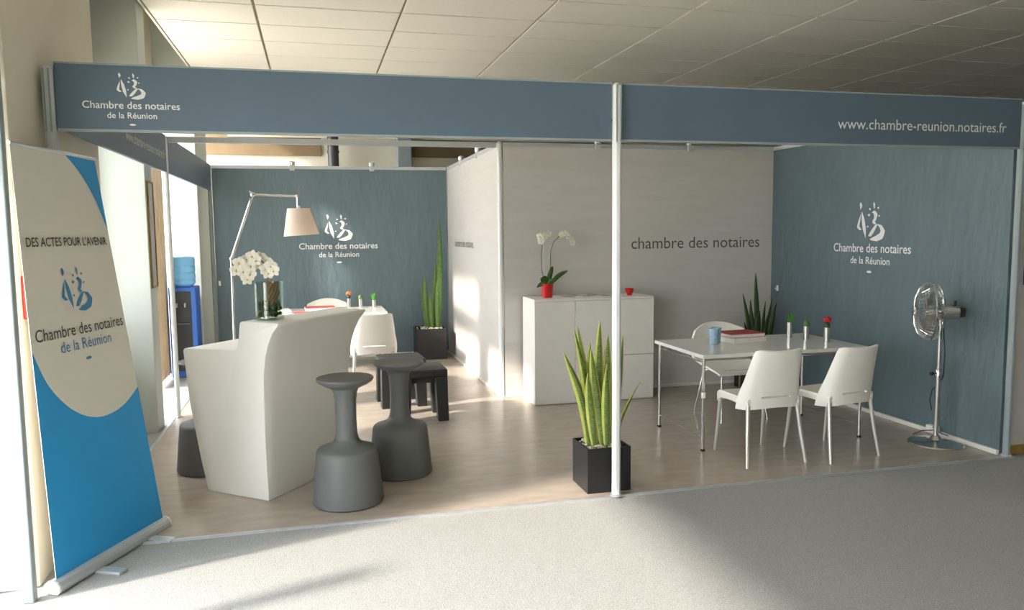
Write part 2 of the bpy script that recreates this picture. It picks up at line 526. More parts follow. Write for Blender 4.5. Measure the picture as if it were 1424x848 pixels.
# =================================================================== BOOTH
H = 2.5
Z0, Z1 = 2.18, 2.5
wb = struct(MB().box(-2.97, -.03, 5.97, 6.0, 0.0, 2.45).build('wall_back', 'greywall'), 'slate grey printed back wall with white lettering')
wr = struct(MB().box(2.97, 3.0, 0.03, 2.97, 0.0, 2.47).build('wall_right', 'greywall'), 'slate grey printed side wall behind the fan')
wm = struct(MB().box(0.03, 2.97, 2.97, 3.0, 0.0, 2.45).build('wall_middle', 'whitewall'), 'white printed wall behind the cabinet')
wi = struct(MB().box(-0.015, 0.015, 3.03, 5.97, 0.0, 2.45).build('wall_inner', 'whitewall'), 'white sunlit side of the storage room')
# rails with their end caps
def rail(x0, x1, y0, y1, parent, caps):
    MB().box(x0, x1, y0, y1, 2.45, 2.49).build('top_rail', 'alu', parent, bevel=0.003)
    for cx, cy in caps:
        c = MB()
        c.box(cx - .03, cx + .03, cy - .03, cy + .03, 2.43, 2.49)
        c.lathe([(.03, 2.49), (.035, 2.5), (.035, 2.54), (.02, 2.55)], 12, (cx, cy, 0))
        c.build('post_cap', 'alu', parent, bevel=0.004)
rail(-2.97, -.03, 5.965, 6.005, wb, [(-2, 5.97), (-1, 5.97)])
rail(.03, 2.97, 2.965, 3.005, wm, [(1, 2.97), (2, 2.97)])
rail(-.02, .02, 3.03, 5.97, wi, [(0, 4), (0, 5)])
rail(2.965, 3.005, .03, 2.97, wr, [(2.98, 1), (2.98, 2)])
struct(MB().box(2.945, 2.97, 0.03, 2.945, 0, 0.035).build('baseboard_right', 'basewhite', bevel=0.004))
struct(MB().box(-2.97, -.04, 5.945, 5.97, 0, 0.035).build('baseboard_back', 'basewhite', bevel=0.004))
struct(MB().box(0.03, 2.945, 2.95, 2.97, 0, 0.03).build('baseboard_middle', 'basewhite', bevel=0.004))
struct(MB().box(-0.035, -0.015, 3.03, 5.94, 0, 0.03).build('baseboard_inner', 'basewhite', bevel=0.004))
WH = ('letterwhite',) * 3
logo_block((-1.45, 5.968, 0), 1.43, (1, 0, 0), 1.0, WH, wb, 0.34)
logo_block((2.968, 1.45, 0), 1.42, (0, -1, 0), 0.98, WH, wr, 0.34)
lettering('chambre des notaires', (1.36, 2.968, 1.445), (1, 0, 0), (0, 0, 1), 1.46, 'lettergrey', wm)
lettering('chambre des notaires', (-0.017, 5.44, 1.45), (0, -1, 0), (0, 0, 1), 1.18, 'lettergrey', wi)

# posts
def post(x, y, label, r_=0.026, mt='whitepost', z1=H, collar=False):
    t = thing('post', label, 'post', (x, y, 0))
    s = MB()
    prof = []
    for k in range(8):
        an = 2 * math.pi * (k + .5) / 8
        prof += [(r_ * math.cos(an), r_ * math.sin(an))]
    s.prism(prof, 0.0, z1)
    s.build('shaft', mt, t, bevel=0.002, seg=1)
    MB().lathe([(r_ + .012, 0), (r_ + .012, .006), (r_ + .002, .012)], 16).build('foot', 'alu', t)
    MB().lathe([(r_, z1), (r_, z1 + .012), (r_ * .5, z1 + .018)], 16).build('cap', 'alu', t)
    if collar:
        g = MB()
        for dx in (-.012, .012): g.box(dx - .003, dx + .003, -r_ - .006, -r_ + .004, Z0 - .02, z1)
        g.build('groove', 'jamb', t)
    return t
post(0, -0.022, 'white octagonal post in front of the planter, joining both front fascia panels', 0.028, 'whitepost', 2.49, True)
post(-3.03, -0.01, 'silver corner post behind the roll-up banner', 0.03, 'alu', 2.47, True)
post(3.0, 0.0, 'grey corner post of the booth beside the pedestal fan', 0.026, 'jamb', 2.47)
post(-3.0, 3.0, 'thin white post on the open side of the booth, between bar counter and window bay', 0.022, 'whitepost', 2.48)
post(-3.0, 6.0, 'corner post at the window end of the grey back wall', 0.026, 'jamb', 2.48)
post(0.0, 6.0, 'corner post behind the tall corner plant', 0.026, 'alu', 2.48)
post(0.0, 3.0, 'white corner post where the two white walls meet', 0.026, 'whitepost', 2.48)
post(3.0, 3.0, 'white corner post between white wall and grey side wall', 0.028, 'whitepost', 2.48)

# fascia boards
def fascia(name_label, x0, x1, y, mt='fascia'):
    t = thing('fascia_panel', name_label, 'fascia')
    MB().box(x0, x1, y - .012, y + .012, Z0, Z1).build('board', mt, t)
    e = MB(); e.box(x0, x1, y - .014, y + .014, Z0 - .012, Z0); e.box(x0, x1, y - .016, y + .016, Z1, Z1 + .008)
    e.build('edge_strip', 'jamb', t)
    return t
f1 = fascia('slate blue front fascia with white emblem and lettering above the bar counter', -2.999, -.03, 0.0)
logo_block((-2.65, -0.0135, 0), 2.285, (1, 0, 0), 0.46, WH, f1, 0.13)
f2 = fascia('slate blue front fascia with white web address above the meeting table', .03, 2.972, 0.0)
lettering('www.chambre-reunion.notaires.fr', (1.52, -0.0135, 2.275), (1, 0, 0), (0, 0, 1), 1.33, 'letterwhite', f2)
f3 = thing('fascia_panel', 'side fascia running back along the window side of the booth', 'fascia')
MB().box(-3.012, -2.988, .03, 2.97, Z0, Z1).build('board', 'fascia', f3)
MB().box(-3.012, -2.988, 3.03, 5.97, Z0, Z1).build('board', 'fascia', f3)
lettering('www.chambre-reunion.notaires.fr', (-2.9865, 1.45, 2.29), (0, 1, 0), (0, 0, 1), 1.45, 'letterfaint', f3)
br = MB(); br.box(-2.97, -.035, 2.98, 3.02, 2.44, 2.49)
tag(br.build('cross_rail', 'alu', bevel=0.003), 'horizontal metal rail spanning the booth above the bar stools', 'rail')

# =================================================================== ROLL-UP BANNER
BL, BR = Vector((-2.985, -.53, 0)), Vector((-2.65, .19, 0))
TL, TR = Vector((-3.055, -.52, 2.05)), Vector((-2.90, .23, 2.045))
bn = thing('roll_up_banner', 'white and blue roll-up banner on a silver cassette with dark slogan', 'banner', (0, 0, 0))
BL1, BR1 = BL + Vector((0, 0, .052)), BR + Vector((0, 0, .052))
def bsurf(u, v, off=0.0):
    a = BL1.lerp(BR1, u); b = TL.lerp(TR, u)
    p = a.lerp(b, v)
    if off:
        du = (BR1.lerp(TR, v) - BL1.lerp(TL, v)); dv = (b - a)
        n = du.cross(dv).normalized()
        p = p + n * off
    return p
sh = MB()
sh.sheet(lambda u, v: bsurf(u, v), 4, 12, 0.003)
sh.build('banner_sheet', 'bannerwhite', bn)
# blue print zones follow the ellipse as strips
bl = MB()
def strip(u0, u1, n, vlo, vhi):
    vv, ff = [], []
    for i in range(n + 1):
        u = u0 + (u1 - u0) * i / n
        a, b = vlo(u), vhi(u)
        for k in range(9):
            vv.append(bsurf(u, a + (b - a) * k / 8, 0.0025))
    for i in range(n):
        for k in range(8):
            q = i * 9 + k
            ff.append((q, q + 9, q + 10, q + 1))
    bl.add(vv, ff)
def curve(pts):
    def f(u):
        for i in range(len(pts) - 1):
            if u <= pts[i + 1][0]:
                p0, p1, p2, p3 = pts[max(i - 1, 0)], pts[i], pts[i + 1], pts[min(i + 2, len(pts) - 1)]
                t = (u - p1[0]) / (p2[0] - p1[0])
                m1 = (p2[1] - p0[1]) / (p2[0] - p0[0]) * (p2[0] - p1[0]); m2 = (p3[1] - p1[1]) / (p3[0] - p1[0]) * (p2[0] - p1[0])
                return (2*t**3 - 3*t*t + 1) * p1[1] + (t**3 - 2*t*t + t) * m1 + (3*t*t - 2*t**3) * p2[1] + (t**3 - t*t) * m2
        return pts[-1][1]
    return f
low = curve([(0, .535), (.1, .455), (.25, .39), (.4, .352), (.55, .335), (.7, .335), (.85, .349), (1, .378)])
high = curve([(.6, 1.0), (.75, .962), (.9, .895), (1, .81)])
strip(0, 1, 40, lambda u: 0.0, low)
bl.build('blue_print', 'bannerblue', bn); bl = MB()
strip(.6, 1, 16, high, lambda u: 1.0)
bl.build('blue_print', 'bannerblue', bn)
def bmap(u0, v0, off=0.004):
    W_, H_ = 0.79, 1.965
    return lambda a, b: bsurf(u0 + a / W_, v0 + b / H_, off)
lettering("DES ACTES POUR L'AVENIR", (0, 0, 0), (1, 0, 0), (0, 0, 1), .71, 'letterblack', bn, mapper=bmap(.05, .772), bold=0.01)
lettering('Chambre des notaires', (0, 0, 0), (1, 0, 0), (0, 0, 1), .73, 'letterblack', bn, mapper=bmap(.04, .553))
lettering('de la Réunion', (0, 0, 0), (1, 0, 0), (0, 0, 1), .42, 'letterblue', bn, mapper=bmap(.26, .516))
emblem((0, 0, 0), (1, 0, 0), (0, 0, 1), .24, 'letterblue', bn, mapper=bmap(.34, .61), asp=0.9)
dm = MB(); f_ = bmap(.52, .49)
dm.add([f_(math.cos(k * math.pi / 6) * .024, math.sin(k * math.pi / 6) * .008) for k in range(12)], [tuple(range(12))])
dm.build('dash_mark', 'letterblue', bn)
tb = MB(); tb.tube([TL + (TL - TR) * .005 + Vector((0, 0, .004)), TR + Vector((0, 0, .004))], .009, 10)
tb.build('top_bar', 'alu', bn, smooth=True)
# cassette with rounded top
ax = (BR - BL).normalized(); nx = Vector((ax.y, -ax.x, 0))
cs = MB()
prof = [(-.04, 0), (.03, 0), (.04, .014), (.039, .036), (.028, .055), (.006, .064), (-.02, .062), (-.04, .045)]
rings = []
for p in (BL - ax * .015, BR + ax * .015):
    rings += [p + nx * a + Vector((0, 0, b - .010)) for a, b in prof]
n = len(prof)
cs.add(rings, [tuple(range(n)), tuple(range(n, 2 * n))[::-1]] + [(i, n + i, n + (i + 1) % n, (i + 1) % n) for i in range(n)])
cs.build('cassette', 'alu', bn, bevel=0.004)
for p in (BL - ax * .016, BR + ax * .016):
    ec = MB()
    s_ = -1 if p == BL - ax * .016 else 1
    ring = [p + nx * a * 1.04 + Vector((0, 0, b * 1.02 - .010)) for a, b in prof] + [p + ax * .012 * s_ + nx * a + Vector((0, 0, b - .010)) for a, b in prof]
    ec.add(ring, [tuple(range(n)), tuple(range(n, 2 * n))[::-1]] + [(i, n + i, n + (i + 1) % n, (i + 1) % n) for i in range(n)])
    ec.build('end_cap', 'whitepost', bn, bevel=0.003)
for t_ in (.30, .8):
    ft = MB()
    c0 = BL.lerp(BR, t_)
    q = [c0 - ax * .03 - nx * .1, c0 + ax * .03 - nx * .1, c0 + ax * .03 + nx * .17, c0 - ax * .03 + nx * .17]
    ft.prism([(v.x, v.y) for v in q], -.011, .004)
    ft.build('foot', 'alu', bn, bevel=0.003)
sp = MB(); c0 = BL.lerp(BR, .5) - nx * .03; c1 = TL.lerp(TR, .5) - nx * .012
sp.tube([c0 + Vector((0, 0, .05)), c1], .009, 8)
sp.build('support_pole', 'alu', bn, smooth=True)

# =================================================================== BAR COUNTER
A = Vector((-2.09, .46, 0)); S = Vector((.625, .78, 0)).normalized(); T = Vector((-.78, .625, 0)).normalized()
prof = [(0.0, 0), (.006, .2), (.01, .43), (.006, .65), (0, .79), (-.015, .89), (-.04, .97), (-.075, 1.04), (-.115, 1.085), (-.125, 1.1),
        (-.115, 1.108), (.165, 1.108), (.178, 1.095), (.19, 1.0), (.205, .945), (.225, .93), (.645, .918), (.66, .905), (.655, .86),
        (.625, .57), (.55, .2), (.50, 0)]
cb = MB()
n = len(prof); vv = []
NS = 8
for k in range(NS + 1):
    w_ = k / NS
    for (t_, z_) in prof:
        e_ = .78 + .12 * (z_ / 1.1)
        vv.append(A + S * (e_ * w_) + T * t_ + Vector((0, 0, z_)))
ff = [tuple(range(n)), tuple(range(NS * n, NS * n + n))[::-1]]
for k in range(NS):
    ff += [(k * n + i, (k + 1) * n + i, (k + 1) * n + (i + 1) % n, k * n + (i + 1) % n) for i in range(n)]
cb.add(vv, ff)
co = cb.build('bar_counter', 'counter', smooth=True, bevel=0.008)
tag(co, 'white moulded plastic bar counter with flared sides and lower rear worktop', 'counter')

# =================================================================== BAR STOOLS
def make_stool(label):
    t = thing('bar_stool', label, 'stool', group='grey moulded bar stools')
    b = [(.0, 0), (.205, 0), (.214, .012), (.212, .04), (.199, .18), (.185, .312), (.180, .328), (.168, .339), (.12, .354), (.085, .374)]
    MB().lathe(b[1:] + [(.07, .40)], 48).build('base', 'darkgrey', t, smooth=True)
    MB().lathe([(.074, .385), (.065, .43), (.062, .52), (.064, .62), (.070, .68), (.085, .71)], 40).build('stem', 'darkgrey', t, smooth=True)
    MB().lathe([(.07, .70), (.13, .728), (.165, .75), (.172, .762), (.168, .772), (.155, .772), (.10, .764), (.03, .761)], 48).build('seat', 'darkgrey', t, smooth=True)
    return t
st1 = make_stool('grey moulded bar stool at the bar counter, standing by the booth edge')
p1 = (-1.615, .33, 0)
st1.location = p1
dup(st1, (-1.24, .82, 0), .3, 'grey moulded bar stool with its back to the low dark stools')
dup(st1, (-2.53, 1.28, 0), .7, 'grey bar stool half hidden behind the bar counter')

# =================================================================== VASE ON COUNTER
def flower_mesh():
    f = MB()
    for k in range(5):
        an = math.pi / 2 + 2 * math.pi * k / 5
        wd = .023 if k in (1, 4) else .016
        d = Vector((math.cos(an), 0, math.sin(an))); s = Vector((-math.sin(an), 0, math.cos(an)))
        vv = []
        for i in range(6):
            t = i / 5
            wv = wd * math.sin(math.pi * min(1, (t * .92 + .08))) ** .6
            for q in (-1, 0, 1):
                vv.append(d * (.004 + .042 * t) + s * (wv * q) + Vector((0, -.006 * math.sin(t * 2.4) + (.004 if q else 0), 0)))
        ff = []
        for i in range(5):
            for q in range(2):
                a = i * 3 + q
                ff.append((a, a + 1, a + 4, a + 3))
        f.add(vv, ff, 0)
    f.blob((0, -.010, -.006), (.005, .010, .006), 8, 5, 1)
    return f.mesh('orchid_flower', ['petal', 'lip'], smooth=True)
FLOWER = flower_mesh()
def flowers(parent, pts, base=1.0):
    for i, (p, yaw, pit) in enumerate(pts):
        link('flower', FLOWER, parent, p, (pit, 0.2 * math.sin(i * 2.1), yaw), (base,) * 3)

VC = Vector((-2.05, .62, 1.109))
va = thing('glass_vase', 'clear glass cylinder vase with white orchids and green moss on the bar counter', 'vase', VC)
g = MB(); n = 40
ro, ri, h_ = .088, .083, .235
prof = [(ro, 0), (ro, h_), (ri, h_), (ri, .008), (.001, .008)]
g.lathe([(.001, 0)] + prof, n)
g.build('glass', 'vaseglass', va, smooth=True)
mo = MB()
for k in range(70):
    a, rr = random.uniform(0, 6.28), .068 * math.sqrt(random.random())
    mo.blob((rr * math.cos(a), rr * math.sin(a), random.uniform(.022, .11)), random.uniform(.010, .016), 6, 4)
mo = mo.build('moss', 'moss', va, smooth=True); mo['kind'] = 'stuff'
tw = MB()
for k in range(9):
    a = k * .7; b = a + 1.6
    tw.tube([(.03 * math.cos(a) + .02, .03 * math.sin(a), .09), (.035 * math.cos(b) + .025, .035 * math.sin(b), .17), (.03 * math.cos(b + 1) + .02, .03 * math.sin(b + 1), .232)], .007, 6)
tw.build('twigs', 'twig', va, smooth=True)
sm = MB()
sm.tube([(-.01, 0, .1), (-.005, 0, .25), (-.03, -.01, .32), (-.09, -.02, .365), (-.17, -.03, .34)], .004, 6)
sm.tube([(.0, 0, .1), (.02, 0, .25), (.01, -.01, .32), (-.04, -.02, .37), (-.10, -.02, .385)], .004, 6)
sm.build('stem', 'stem', va, smooth=True)
pts = []
spec = [(-.185, .31), (-.165, .355), (-.145, .30), (-.12, .375), (-.085, .395), (-.045, .385), (-.01, .36), (.02, .335), (-.10, .335),
        (-.055, .345), (-.015, .315), (.035, .305), (-.125, .255), (-.105, .285), (-.07, .37), (.0, .29)]
for i, (x, z) in enumerate(spec):
    pts.append(((x, -.02 - .025 * math.sin(i * 1.9), z), .3 * math.sin(i * 2.7), .15 * math.cos(i)))
flowers(va, pts, .92)

# =================================================================== FLOOR LAMP
lx, ly = -2.52, 3.2
la = thing('floor_lamp', 'jointed aluminium floor lamp with a parchment shade behind the bar counter', 'lamp', (0, 0, 0))
MB().lathe([(.165, 0), (.165, .018), (.15, .028), (.02, .032)], 40, (lx, ly, 0)).build('base', 'alu', la, smooth=True)
J1, J2, J3 = Vector((lx + .01, ly, 1.41)), Vector((-2.30, ly, 2.0)), Vector((-1.905, ly, 1.985))
MB().tube([(lx, ly, .03), J1], .0105, 10).build('pole', 'chrome', la, smooth=True)
a1 = MB(); a1.tube([J1, J2], .012, 10); a1.blob(J1, .02); a1.blob(J2, .024)
a1.build('lower_arm', 'chrome', la, smooth=True)
a2 = MB(); a2.tube([J2, J3], .010, 10); a2.blob(J3, .018); a2.tube([J2 + Vector((.02, 0, -.005)), J2 + Vector((-.03, 0, .03))], .008, 8)
a2.build('upper_arm', 'chrome', la, smooth=True)
a3 = MB(); a3.tube([J3, J3 + Vector((.04, 0, .10))], .009, 8); a3.tube([J3, J3 + Vector((0, 0, -.10))], .008, 8)
a3.build('handle', 'chrome', la, smooth=True)
SC = Vector((-1.885, ly, 1.62))
sd = MB()
sd.sheet(lambda u, v: (SC.x + (.162 - .06 * v) * math.cos(2 * math.pi * u) + .02 * (.5 - v), SC.y + (.162 - .06 * v) * math.sin(2 * math.pi * u), SC.z + .25 * v + .02 * math.cos(2 * math.pi * u) * (1 - v) * .5), 48, 6, .003)
sd.build('lamp_shade', 'lampshade', la, smooth=True)
MB().lathe([(.02, .0), (.022, .03), (.014, .06)], 14, (SC.x - .01, SC.y, SC.z + .215)).build('socket', 'plastic', la, smooth=True)
spk = MB()
for k in range(3):
    an = k * 2.094
    spk.tube([(SC.x - .01, SC.y, SC.z + .235), (SC.x - .01 + .103 * math.cos(an), SC.y + .103 * math.sin(an), SC.z + .245)], .002, 5)
spk.build('spokes', 'chrome', la)
bb = MB(); bb.blob((SC.x - .01, SC.y, SC.z + .17), (.03, .03, .042), 14, 10)
bb.build('bulb', 'bulb', la, smooth=True)

# =================================================================== CHAIRS
def plastic_chair(label, group=None):
    t = thing('side_chair', label, 'chair', group=group)
    def seatf(u, v):
        a = 2 * u - 1
        w_ = .205 + .004 * v - .02 * max(0, v - .85) / .15
        z = .455 - .012 * (1 - a * a) * math.sin(math.pi * v) - .03 * max(0, v - .8) ** 2 / .04 + .006 * v
        y = -.20 + .44 * v - .02 * a * a * v
        return (a * w_, y, z)
    s = MB(); s.sheet(seatf, 14, 14, .022)
    # apron hanging from the seat rim
    def rim(u, v):
        pth = [(0, 0.0), (0, 1.0), (1, 1.0), (1, 0.0)]
        q = u * 3; i = min(2, int(q)); k = q - i
        a = (pth[i][0] * (1 - k) + pth[i + 1][0] * k, pth[i][1] * (1 - k) + pth[i + 1][1] * k)
        p = Vector(seatf(*a)); p.z -= v * (.055 - .02 * math.sin(math.pi * k))
        p.x *= 1 - .02 * v
        return p
    s.sheet(rim, 42, 2, .012)
    s.build('seat', 'plastic', t, smooth=True)
    def backf(u, v):
        a = 2 * u - 1
        hw = .226 + .008 * math.sin(math.pi * min(1, v * 2.2)) - .05 * v ** 1.5
        z = .385 + .425 * v + .012 * a * a * v - .012 * (v > .95) * abs(a) ** 16 + .02 * math.cos(a * 1.5) * (1 - v) * (v < .3)
        y = -.215 - .085 * v ** 1.2 + .045 * a * a * (1 - .3 * v) + (.055 * (1 - v) ** 1.5 + .03) * abs(a) ** 10
        return (a * hw, y, z)
    b = MB(); b.sheet(backf, 44, 28, .02, mask=lambda u, v: not (.26 < u < .74 and .17 < v < .215))
    b.build('backrest', 'plastic', t, smooth=True)
    for sx in (-1, 1):
        MB().tube([(sx * .195, -.185, .42), (sx * .215, -.215, .2), (sx * .235, -.25, 0)], [.0145, .0135, .011], 12).build('leg', 'legmetal', t, smooth=True)
        MB().tube([(sx * .185, .185, .43), (sx * .192, .205, .2), (sx * .2, .23, 0)], [.0145, .0135, .011], 12).build('leg', 'legmetal', t, smooth=True)
    return t
ch = plastic_chair('white plastic side chair at the meeting table, next to the steel table legs')
ch.location = (1.29, .49, 0); ch.rotation_euler = (0, 0, R(2))
dup(ch, (1.86, .45, 0), R(10), 'white plastic side chair at the meeting table, on the pedestal fan side')
dup(ch, (-1.20, 3.78, 0), R(0), 'white plastic side chair before the desk at the grey back wall')

def tub_chair(label, group=None):
    t = thing('shell_chair', label, 'chair', group=group)
    def shell(u, v):
        a = 2 * u - 1
        if v < .5:
            k = v / .5
            y = .22 - .42 * k
            z = .445 - .02 * math.sin(math.pi * k) - .035 * (1 - k) ** 4 + .05 * abs(a) ** 4 * k
            hw = .23 + .03 * k
            return (a * hw, y, z)
        k = (v - .5) / .5
        hw = .26 + .02 * math.sin(math.pi * k) - .015 * k
        y = -.2 - .09 * math.sin(k * 1.5) + .10 * a * a * k * .9
        z = .445 + .36 * k ** 1.1 + .05 * abs(a) ** 4 * (1 - k) - .065 * a * a * k
        return (a * hw, y, z)
    MB().sheet(shell, 22, 28, .016).build('shell', 'plastic', t, smooth=True)
    for sx in (-1, 1):
        MB().tube([(sx * .12, .12, .425), (sx * .18, .17, .38), (sx * .22, .24, 0)], .009, 10).build('leg', 'chrome', t, smooth=True)
        MB().tube([(sx * .12, -.10, .425), (sx * .18, -.15, .38), (sx * .22, -.24, 0)], .009, 10).build('leg', 'chrome', t, smooth=True)
    for y in (.12, -.1):
        MB().tube([(-.12, y, .42), (.12, y, .42)], .009, 8).build('cross_bar', 'chrome', t, smooth=True)
    return t
tc_ = tub_chair('white shell chair with chrome legs behind the meeting table, facing the booth front')
tc_.location = (1.74, 1.64, 0); tc_.rotation_euler = (0, 0, R(180))
dup(tc_, (-1.62, 5.52, 0), R(180), 'white shell chair behind the desk at the grey back wall')

# =================================================================== MEETING TABLE
tt = thing('meeting_table', 'white gloss meeting table with slim chrome legs and wire braces', 'table')
tx0, tx1, ty0, ty1, tz = .95, 2.36, .67, 1.50, .725
MB().box(tx0, tx1, ty0, ty1, tz - .028, tz).build('tabletop', 'tabletop', tt, bevel=0.004)
for x in (tx0 + .03, tx1 - .03):
    for y in (ty0 + .04, ty1 - .04):
        l = MB(); l.tube([(x, y, 0), (x, y, tz - .028)], .0125, 12)
        l.build('leg', 'chrome', tt, smooth=True)
        MB().lathe([(.017, 0), (.017, .012), (.013, .016)], 12, (x, y, 0)).build('glide', 'black', tt)
    MB().tube([(x, ty0 + .04, .10), (x, ty1 - .04, .10)], .004, 6).build('wire_brace', 'chrome', tt)
    MB().tube([(x, ty0 + .04, tz - .06), (x, ty1 - .04, tz - .06)], .007, 6).build('wire_brace', 'chrome', tt)
for y in (ty0 + .04, ty1 - .04):
    MB().tube([(tx0 + .03, y, tz - .045), (tx1 - .03, y, tz - .045)], .009, 8).build('under_rail', 'chrome', tt)
MB().lathe([(.016, .40), (.016, .44)], 12, (tx0 + .03, ty0 + .04, 0)).build('height_clip', 'plastic', tt)

# on the table
tbm = thing('tumbler', 'pale blue patterned tumbler on the meeting table', 'glass', (1.30, 1.15, tz))
MB().lathe([(.001, 0), (.034, 0), (.039, .125), (.035, .125), (.030, .008), (.001, .008)], 28).build('glass', 'blueglass', tbm, smooth=True)
dup(tbm, (1.355, 1.21, tz), .4, 'pale blue tumbler beside the red books, behind the other tumbler')
def book(name, label, loc, rz, w, d, h, cover, grp=None):
    t = thing(name, label, 'book', loc, rz, grp)
    c = MB(); c.box(-w/2, w/2, -d/2, d/2, 0, .003); c.box(-w/2, w/2, -d/2, d/2, h - .003, h); c.box(-w/2, -w/2 + .003, -d/2, d/2, .003, h - .003)
    c.build('cover', cover, t)
    MB().box(-w/2 + .003, w/2 - .004, -d/2 + .004, d/2 - .004, .003, h - .003).build('pages', 'paper', t)
    return t
book('book', 'white paged book under the red book on the meeting table', (1.60, 1.26, tz), R(188), .32, .26, .040, 'paper')
book('book', 'thick red book lying on top on the meeting table', (1.60, 1.27, tz + .040), R(183), .32, .25, .030, 'redcover')
def bud_vase(loc, label, kind, h=.12, r_=.022, grp=None):
    t = thing('bud_vase', label, 'vase', loc, 0, grp)
    MB().lathe([(.001, 0), (r_, 0), (r_, h), (r_ - .003, h), (r_ - .003, h - .02), (.001, h - .02)], 20).build('tube', 'steel', t, smooth=True)
    p = MB()
    if kind == 'grass':
        for k in range(46):
            a = random.uniform(0, 6.28); q = random.uniform(.2, 1)
            x, y = math.cos(a) * r_ * q, math.sin(a) * r_ * q
            p.tube([(x * .6, y * .6, h - .015), (x * 2.0, y * 2.0, h + random.uniform(.05, .085))], [.004, .0016], 4)
        p.build('grass_tuft', 'grass', t)
    elif kind == 'cactus':
        p.blob((0, 0, h + .02), (.027, .027, .034), 12, 8)
        for k in range(20):
            a = k * 2.4; z = h + .014 + .024 * math.sin(k * .9)
            p.tube([(math.cos(a) * .018, math.sin(a) * .018, z), (math.cos(a) * .028, math.sin(a) * .028, z + .006)], [.002, .001], 4)
        p.build('cactus', 'cactus', t, smooth=True)
    else:
        p.blob((0, 0, h + .016), (.024, .024, .032), 12, 8)
        p.build('cactus', 'leafdark', t, smooth=True)
        q = MB()
        for k in range(14):
            a = k * 2.4; rr = .024 * math.sqrt(k / 14)
            q.blob((rr * math.cos(a), rr * math.sin(a), h + .062 + .012 * math.sin(k)), .013, 7, 5)
        q.build('blossom', kind, t, smooth=True)
    return t
bud_vase((2.10, 1.32, tz), 'steel bud vase with bright green grass on the meeting table', 'grass', .125)
bud_vase((2.14, 1.15, tz), 'steel bud vase with a small pale cactus on the meeting table', 'cactus', .11)
bud_vase((2.22, .99, tz), 'steel bud vase with a red blossom on the meeting table', 'redflower', .115)

# =================================================================== CABINET
cx0, cx1, cy0, cy1, cz = .20, 1.40, 2.50, 2.93, 1.0
cbn = thing('cabinet', 'white sideboard cabinet with plain handleless doors against the white wall', 'cabinet')
MB().box(cx0, cx1, cy0 + .02, cy1, 0, cz - .02).build('body', 'cabinet', cbn, bevel=0.002)
MB().box(cx0, cx1, cy0, cy1, cz - .02, cz).build('top', 'cabinet', cbn, bevel=0.003)
g_ = .0025
MB().box(cx0, cx0 + .4 - g_, cy0 + .002, cy0 + .02, .012, cz - .024).build('door', 'cabinet', cbn, bevel=0.002)
MB().box(cx0 + .4 + g_, cx0 + .8 - g_, cy0 + .002, cy0 + .02, .012, cz - .024).build('door', 'cabinet', cbn, bevel=0.002)
MB().box(cx0 + .8 + g_, cx1, cy0 + .002, cy0 + .02, .445, cz - .024).build('door', 'cabinet', cbn, bevel=0.002)
MB().box(cx0 + .8 + g_, cx1, cy0 + .002, cy0 + .02, .012, .439).build('drawer', 'cabinet', cbn, bevel=0.002)
# orchid in red pot
op = thing('potted_orchid', 'white orchid with two arching stems in a red pot on the cabinet', 'plant', (.385, 2.70, cz))
MB().lathe([(.001, 0), (.046, 0), (.050, .02), (.058, .13), (.060, .135), (.054, .135), (.05, .12), (.001, .115)], 32).build('pot', 'red', op, smooth=True)
def strap_leaf(parent, base, tip, wd, mt='orchidleaf', droop=.02, nm='leaf'):
    b_, t_ = Vector(base), Vector(tip); d = t_ - b_
    side = d.cross(Vector((0, -1, 0))).normalized()
    def fn(u, v):
        w_ = wd * (math.sin(math.pi * (.12 + .88 * v)) ** .55 if v < 1 else 0) * (1 if v < .97 else .3)
        p = b_ + d * v + Vector((0, 0, droop * math.sin(math.pi * v)))
        return p + side * (2 * u - 1) * w_ + Vector((0, .25 * w_ * abs(2 * u - 1), 0))
    return MB().sheet(fn, 4, 12, .003).build(nm, mt, parent, smooth=True)
strap_leaf(op, (.01, 0, .12), (.055, .0, .30), .024)
strap_leaf(op, (.02, -.01, .12), (.20, -.02, .255), .022)
strap_leaf(op, (-.01, -.01, .12), (-.07, -.05, .20), .038)
strap_leaf(op, (-.01, -.02, .12), (-.115, -.03, .105), .022)
strap_leaf(op, (.0, -.02, .12), (.07, -.07, .17), .026)
s_ = MB()
s_.tube([(-.02, 0, .12), (-.055, 0, .26), (-.06, 0, .42), (-.045, 0, .53), (-.015, 0, .585), (.03, 0, .60)], .004, 6)
s_.tube([(.015, 0, .12), (.03, 0, .3), (.035, 0, .44), (.065, 0, .53), (.13, 0, .59), (.20, 0, .585), (.25, 0, .54)], .004, 6)
s_.build('stem', 'stem', op, smooth=True)
s_ = MB(); s_.tube([(-.015, .01, .12), (-.03, .01, .52)], .0025, 5); s_.tube([(.02, .01, .12), (.03, .01, .44)], .0025, 5)
s_.build('support_stick', 'alu', op)
fp = [((-.05, -.02, .56), .2, 0), ((-.075, -.02, .585), -.3, .1), ((-.03, -.025, .59), .1, 0), ((.01, -.02, .61), .3, 0), ((-.065, -.02, .54), -.2, 0),
      ((.14, -.02, .60), .2, 0), ((.175, -.02, .61), 0, .1), ((.205, -.02, .585), .3, 0), ((.235, -.02, .555), .4, 0), ((.25, -.02, .525), .2, 0)]
flowers(op, fp, .8)
# red bowl
bw = MB(); bw.lathe([(.001, 0), (.022, 0), (.024, .012), (.04, .045), (.044, .068), (.040, .068), (.034, .045), (.018, .016), (.001, .014)], 32)
tag(bw.build('candle_bowl', 'red', smooth=True), 'small red glass bowl on the cabinet', 'bowl').location = (1.22, 2.68, cz)
